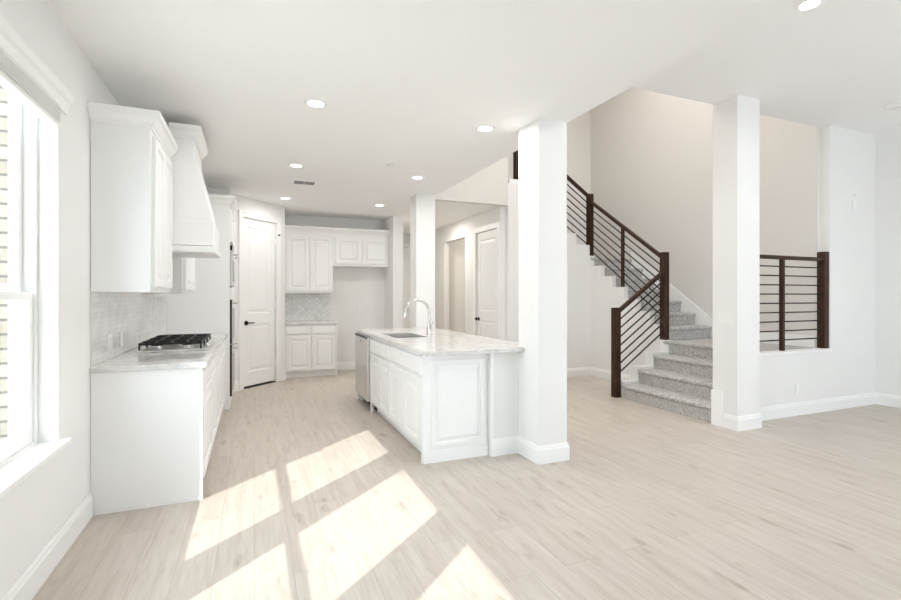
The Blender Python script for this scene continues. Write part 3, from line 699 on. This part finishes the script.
# flight two: A -> B with a mid post
r = thing('stair_railing', (5.34, 5.06, .73), 'dark railing up the middle stair flight between two tall newel posts', 'railing', 'dark stair railings')
newel(r, 5.34, 5.06, .737, 1.965); newel(r, 5.34, 6.67, 2.038, 3.10)
sl = R_ / T2; zA = 1.905
rails(r, (5.34, 5.106, zA), (5.34, 6.624, zA + 1.518 * sl), 7, .118, .125)
ym = 5.88; zm = zA + (ym - 5.106) * sl
k = int((ym - Y20) / T2)
MB().box(5.319, 5.361, ym - .021, ym + .021, .762 + R_ * (k + 1), zm - .02).build('intermediate_post', 'walnut', r, bevel=.003)
# flight three: B -> upper newel
r = thing('stair_railing', (4.6, 6.65, 2.4), 'dark railing of the top stair flight mostly behind the island column', 'railing', 'dark stair railings')
newel(r, 3.89, 6.65, 3.201, 4.30)
sl3 = R_ / T3
rails(r, (5.292, 6.65, 3.055), (3.936, 6.65, 3.055 + 1.358 * sl3), 7, .118, .125)
# level railing on the half wall
r = thing('stair_railing', (5.5, 3.55, .73), 'dark level railing on the half wall at the right', 'railing', 'dark stair railings')
newel(r, 6.241, 3.55, .733, 1.873, .085)
MB().box(4.802, 6.198, 3.52, 3.58, 1.762, 1.803).build('handrail', 'walnut', r, bevel=.006)
for i in range(9):
    z = 1.682 - .1035 * i
    MB().beam((4.802, 3.55, z), (6.198, 3.55, z), .014, .014).build('horizontal_bar', 'black', r)
MB().box(5.485, 5.527, 3.529, 3.571, .733, 1.762).build('intermediate_post', 'walnut', r, bevel=.003)

# ------------------------------------------------------------------ ceiling fixtures
def downlight(x, y, z, label, group, e, warm=(1, .985, .965)):
    r = thing('recessed_light', (x, y, z), label, 'ceiling light', group)
    MB().lathe((x, y, z), [(.058, -.003), (.062, -.008), (.080, -.008), (.086, -.001), (.086, -.0005), (.058, -.0005)]).build('trim_ring', 'lamp', r, smooth=True)
    MB().lathe((x, y, z), [(.057, -.001), (.057, -.004), (.03, -.006)]).build('lens', 'lens', r)
    lamp('bulb', 'AREA', (0, 0, -.02), (0, 0, -1), e, warm, .12, parent=r)
names = {(0, 0): 'recessed ceiling light on the cooktop side, nearest to the window', (1, 0): 'recessed ceiling light above the near end of the island',
         (0, 1): 'recessed ceiling light on the cooktop side, just before the ceiling vent', (1, 1): 'recessed ceiling light above the far end of the island',
         (0, 2): 'recessed ceiling light close to the pantry door', (1, 2): 'recessed ceiling light before the refrigerator space'}
for i, x in enumerate((.425, 1.825)):
    for j, y in enumerate((3.65, 5.47, 7.36)):
        downlight(x, y, ZK, names[(i, j)], 'kitchen ceiling lights', (7, 7.5, 4.5)[j])
downlight(3.545, 2.10, ZG, 'recessed light in the high great room ceiling', 'great room ceiling lights', 16)
downlight(3.0, 8.3, ZK, 'unseen ceiling light added to brighten the hallway', 'added hallway lights', 12, (1, .94, .86))  # hidden from view, added to lift the dark hallway
downlight(4.6, 8.65, ZK, 'recessed ceiling light in the room off the hallway', 'side room lights', 6, (1, .90, .78))
# faint eyeball / detector plate
r = tag(MB().lathe((1.39, 5.06, ZK), [(.055, -.0005), (.055, -.008), (.045, -.014), (.01, -.015)]).build('ceiling_plate', 'plastic', origin=(1.39, 5.06, ZK), smooth=True), 'small white blank plate on the kitchen ceiling above the sink', 'ceiling plate')
r = thing('air_vent', (.585, 6.25, ZK), 'grey slotted air vent in the kitchen ceiling', 'vent')
f = MB(); f.box(.45, .72, 6.15, 6.165, ZK - .008, ZK - .0005); f.box(.45, .72, 6.335, 6.35, ZK - .008, ZK - .0005); f.box(.45, .463, 6.165, 6.335, ZK - .008, ZK - .0005); f.box(.707, .72, 6.165, 6.335, ZK - .008, ZK - .0005); f.box(.578, .592, 6.165, 6.335, ZK - .008, ZK - .0005)
f.build('vent_frame', 'lamp', r)
MB().box(.463, .707, 6.165, 6.335, ZK - .002, ZK - .0006).build('vent_shade_sheet', 'dark', r)  # dark sheet in place of the shade behind the louvers
f = MB()
for i in range(9):
    y = 6.175 + i * .018
    f.prism([(y, ZK - .0025), (y + .003, ZK - .0025), (y + .010, ZK - .009), (y + .007, ZK - .009)], 'x', .463, .707)
f.build('louver', 'vent_grey', r)
r = thing('smoke_detector', (6.25, 2.88, ZG), 'round white smoke detector on the great room ceiling', 'smoke detector')
MB().lathe((6.25, 2.88, ZG), [(.07, -.0005), (.07, -.02), (.062, -.034), (.03, -.04)]).build('housing', 'plastic', r, smooth=True)
MB().lathe((6.25, 2.88, ZG), [(.025, -.041), (.022, -.046), (.005, -.047)]).build('sensor_cap', 'plastic', r, smooth=True)

# ------------------------------------------------------------------ plates and switches
def plate(name, c, N, w_, h_, label, cat, parts):
    c, N = V(c), V(N); U = V((0, 0, 1)).cross(N); Z = V((0, 0, 1))
    def bx(mb, u0, u1, z0, z1, d0, d1):
        vs = [c + U * u + Z * z + N * d for d in (d0, d1) for u, z in ((u0, z0), (u1, z0), (u1, z1), (u0, z1))]
        return mb.add(vs, [(3, 2, 1, 0), (4, 5, 6, 7), (0, 1, 5, 4), (1, 2, 6, 5), (2, 3, 7, 6), (3, 0, 4, 7)])
    r = thing(name, c, label, cat)
    bx(MB(), -w_ / 2, w_ / 2, -h_ / 2, h_ / 2, .0005, .006).build('cover_plate', 'plastic', r, bevel=.0015)
    for nm, u, z, pw, ph in parts:
        bx(MB(), u - pw / 2, u + pw / 2, z - ph / 2, z + ph / 2, .006, .009).build(nm, 'plastic', r, bevel=.001)
    return r
duo = [('socket', 0, .02, .033, .028), ('socket', 0, -.02, .033, .028)]
plate('wall_outlet', (XL + .0085, 4.24, 1.03), (1, 0, 0), .07, .115, 'white outlet plate on the strip tile backsplash, closer to the cooktop', 'outlet', duo)
plate('wall_outlet', (XL + .0085, 3.93, 1.03), (1, 0, 0), .115, .115, 'double white outlet plate on the strip tile backsplash, at the window end', 'outlet', [('socket', -.024, 0, .033, .067), ('socket', .024, 0, .033, .067)])
plate('wall_outlet', (5.686, YH, .30), (0, -1, 0), .07, .115, 'white outlet low on the half wall below the railing', 'outlet', duo)
plate('wall_outlet', (1.82, YB, 1.12), (0, -1, 0), .115, .115, 'white outlet plate in the empty refrigerator space', 'outlet', [('socket', -.024, 0, .033, .067), ('socket', .024, 0, .033, .067)])
plate('light_switch', (4.475, 3.45, 1.125), (-1, 0, 0), .16, .115, 'white switch plate on the column beside the stairs', 'light switch', [('rocker', -.046, 0, .033, .067), ('rocker', 0, 0, .033, .067), ('rocker', .046, 0, .033, .067)])
plate('thermostat', (2.38, 6.45, 1.49), (1, 0, 0), .075, .075, 'small white thermostat on the column near the hallway', 'thermostat', [('display', 0, 0, .04, .03)])
plate('light_switch', (5.5, 8.65, 1.15), (-1, 0, 0), .07, .115, 'white switch plate in the room through the hallway doorway', 'light switch', [('rocker', 0, 0, .033, .067)])
plate('motion_sensor', (6.775, YH, 2.58), (0, -1, 0), .03, .03, 'tiny white sensor high on the wall right of the railing opening', 'sensor', [('lens', 0, 0, .012, .012)])
plate('wall_plate', (6.76, YH, 2.46), (0, -1, 0), .07, .115, 'white blank plate below the tiny sensor high on the wall', 'wall plate', duo[:1])
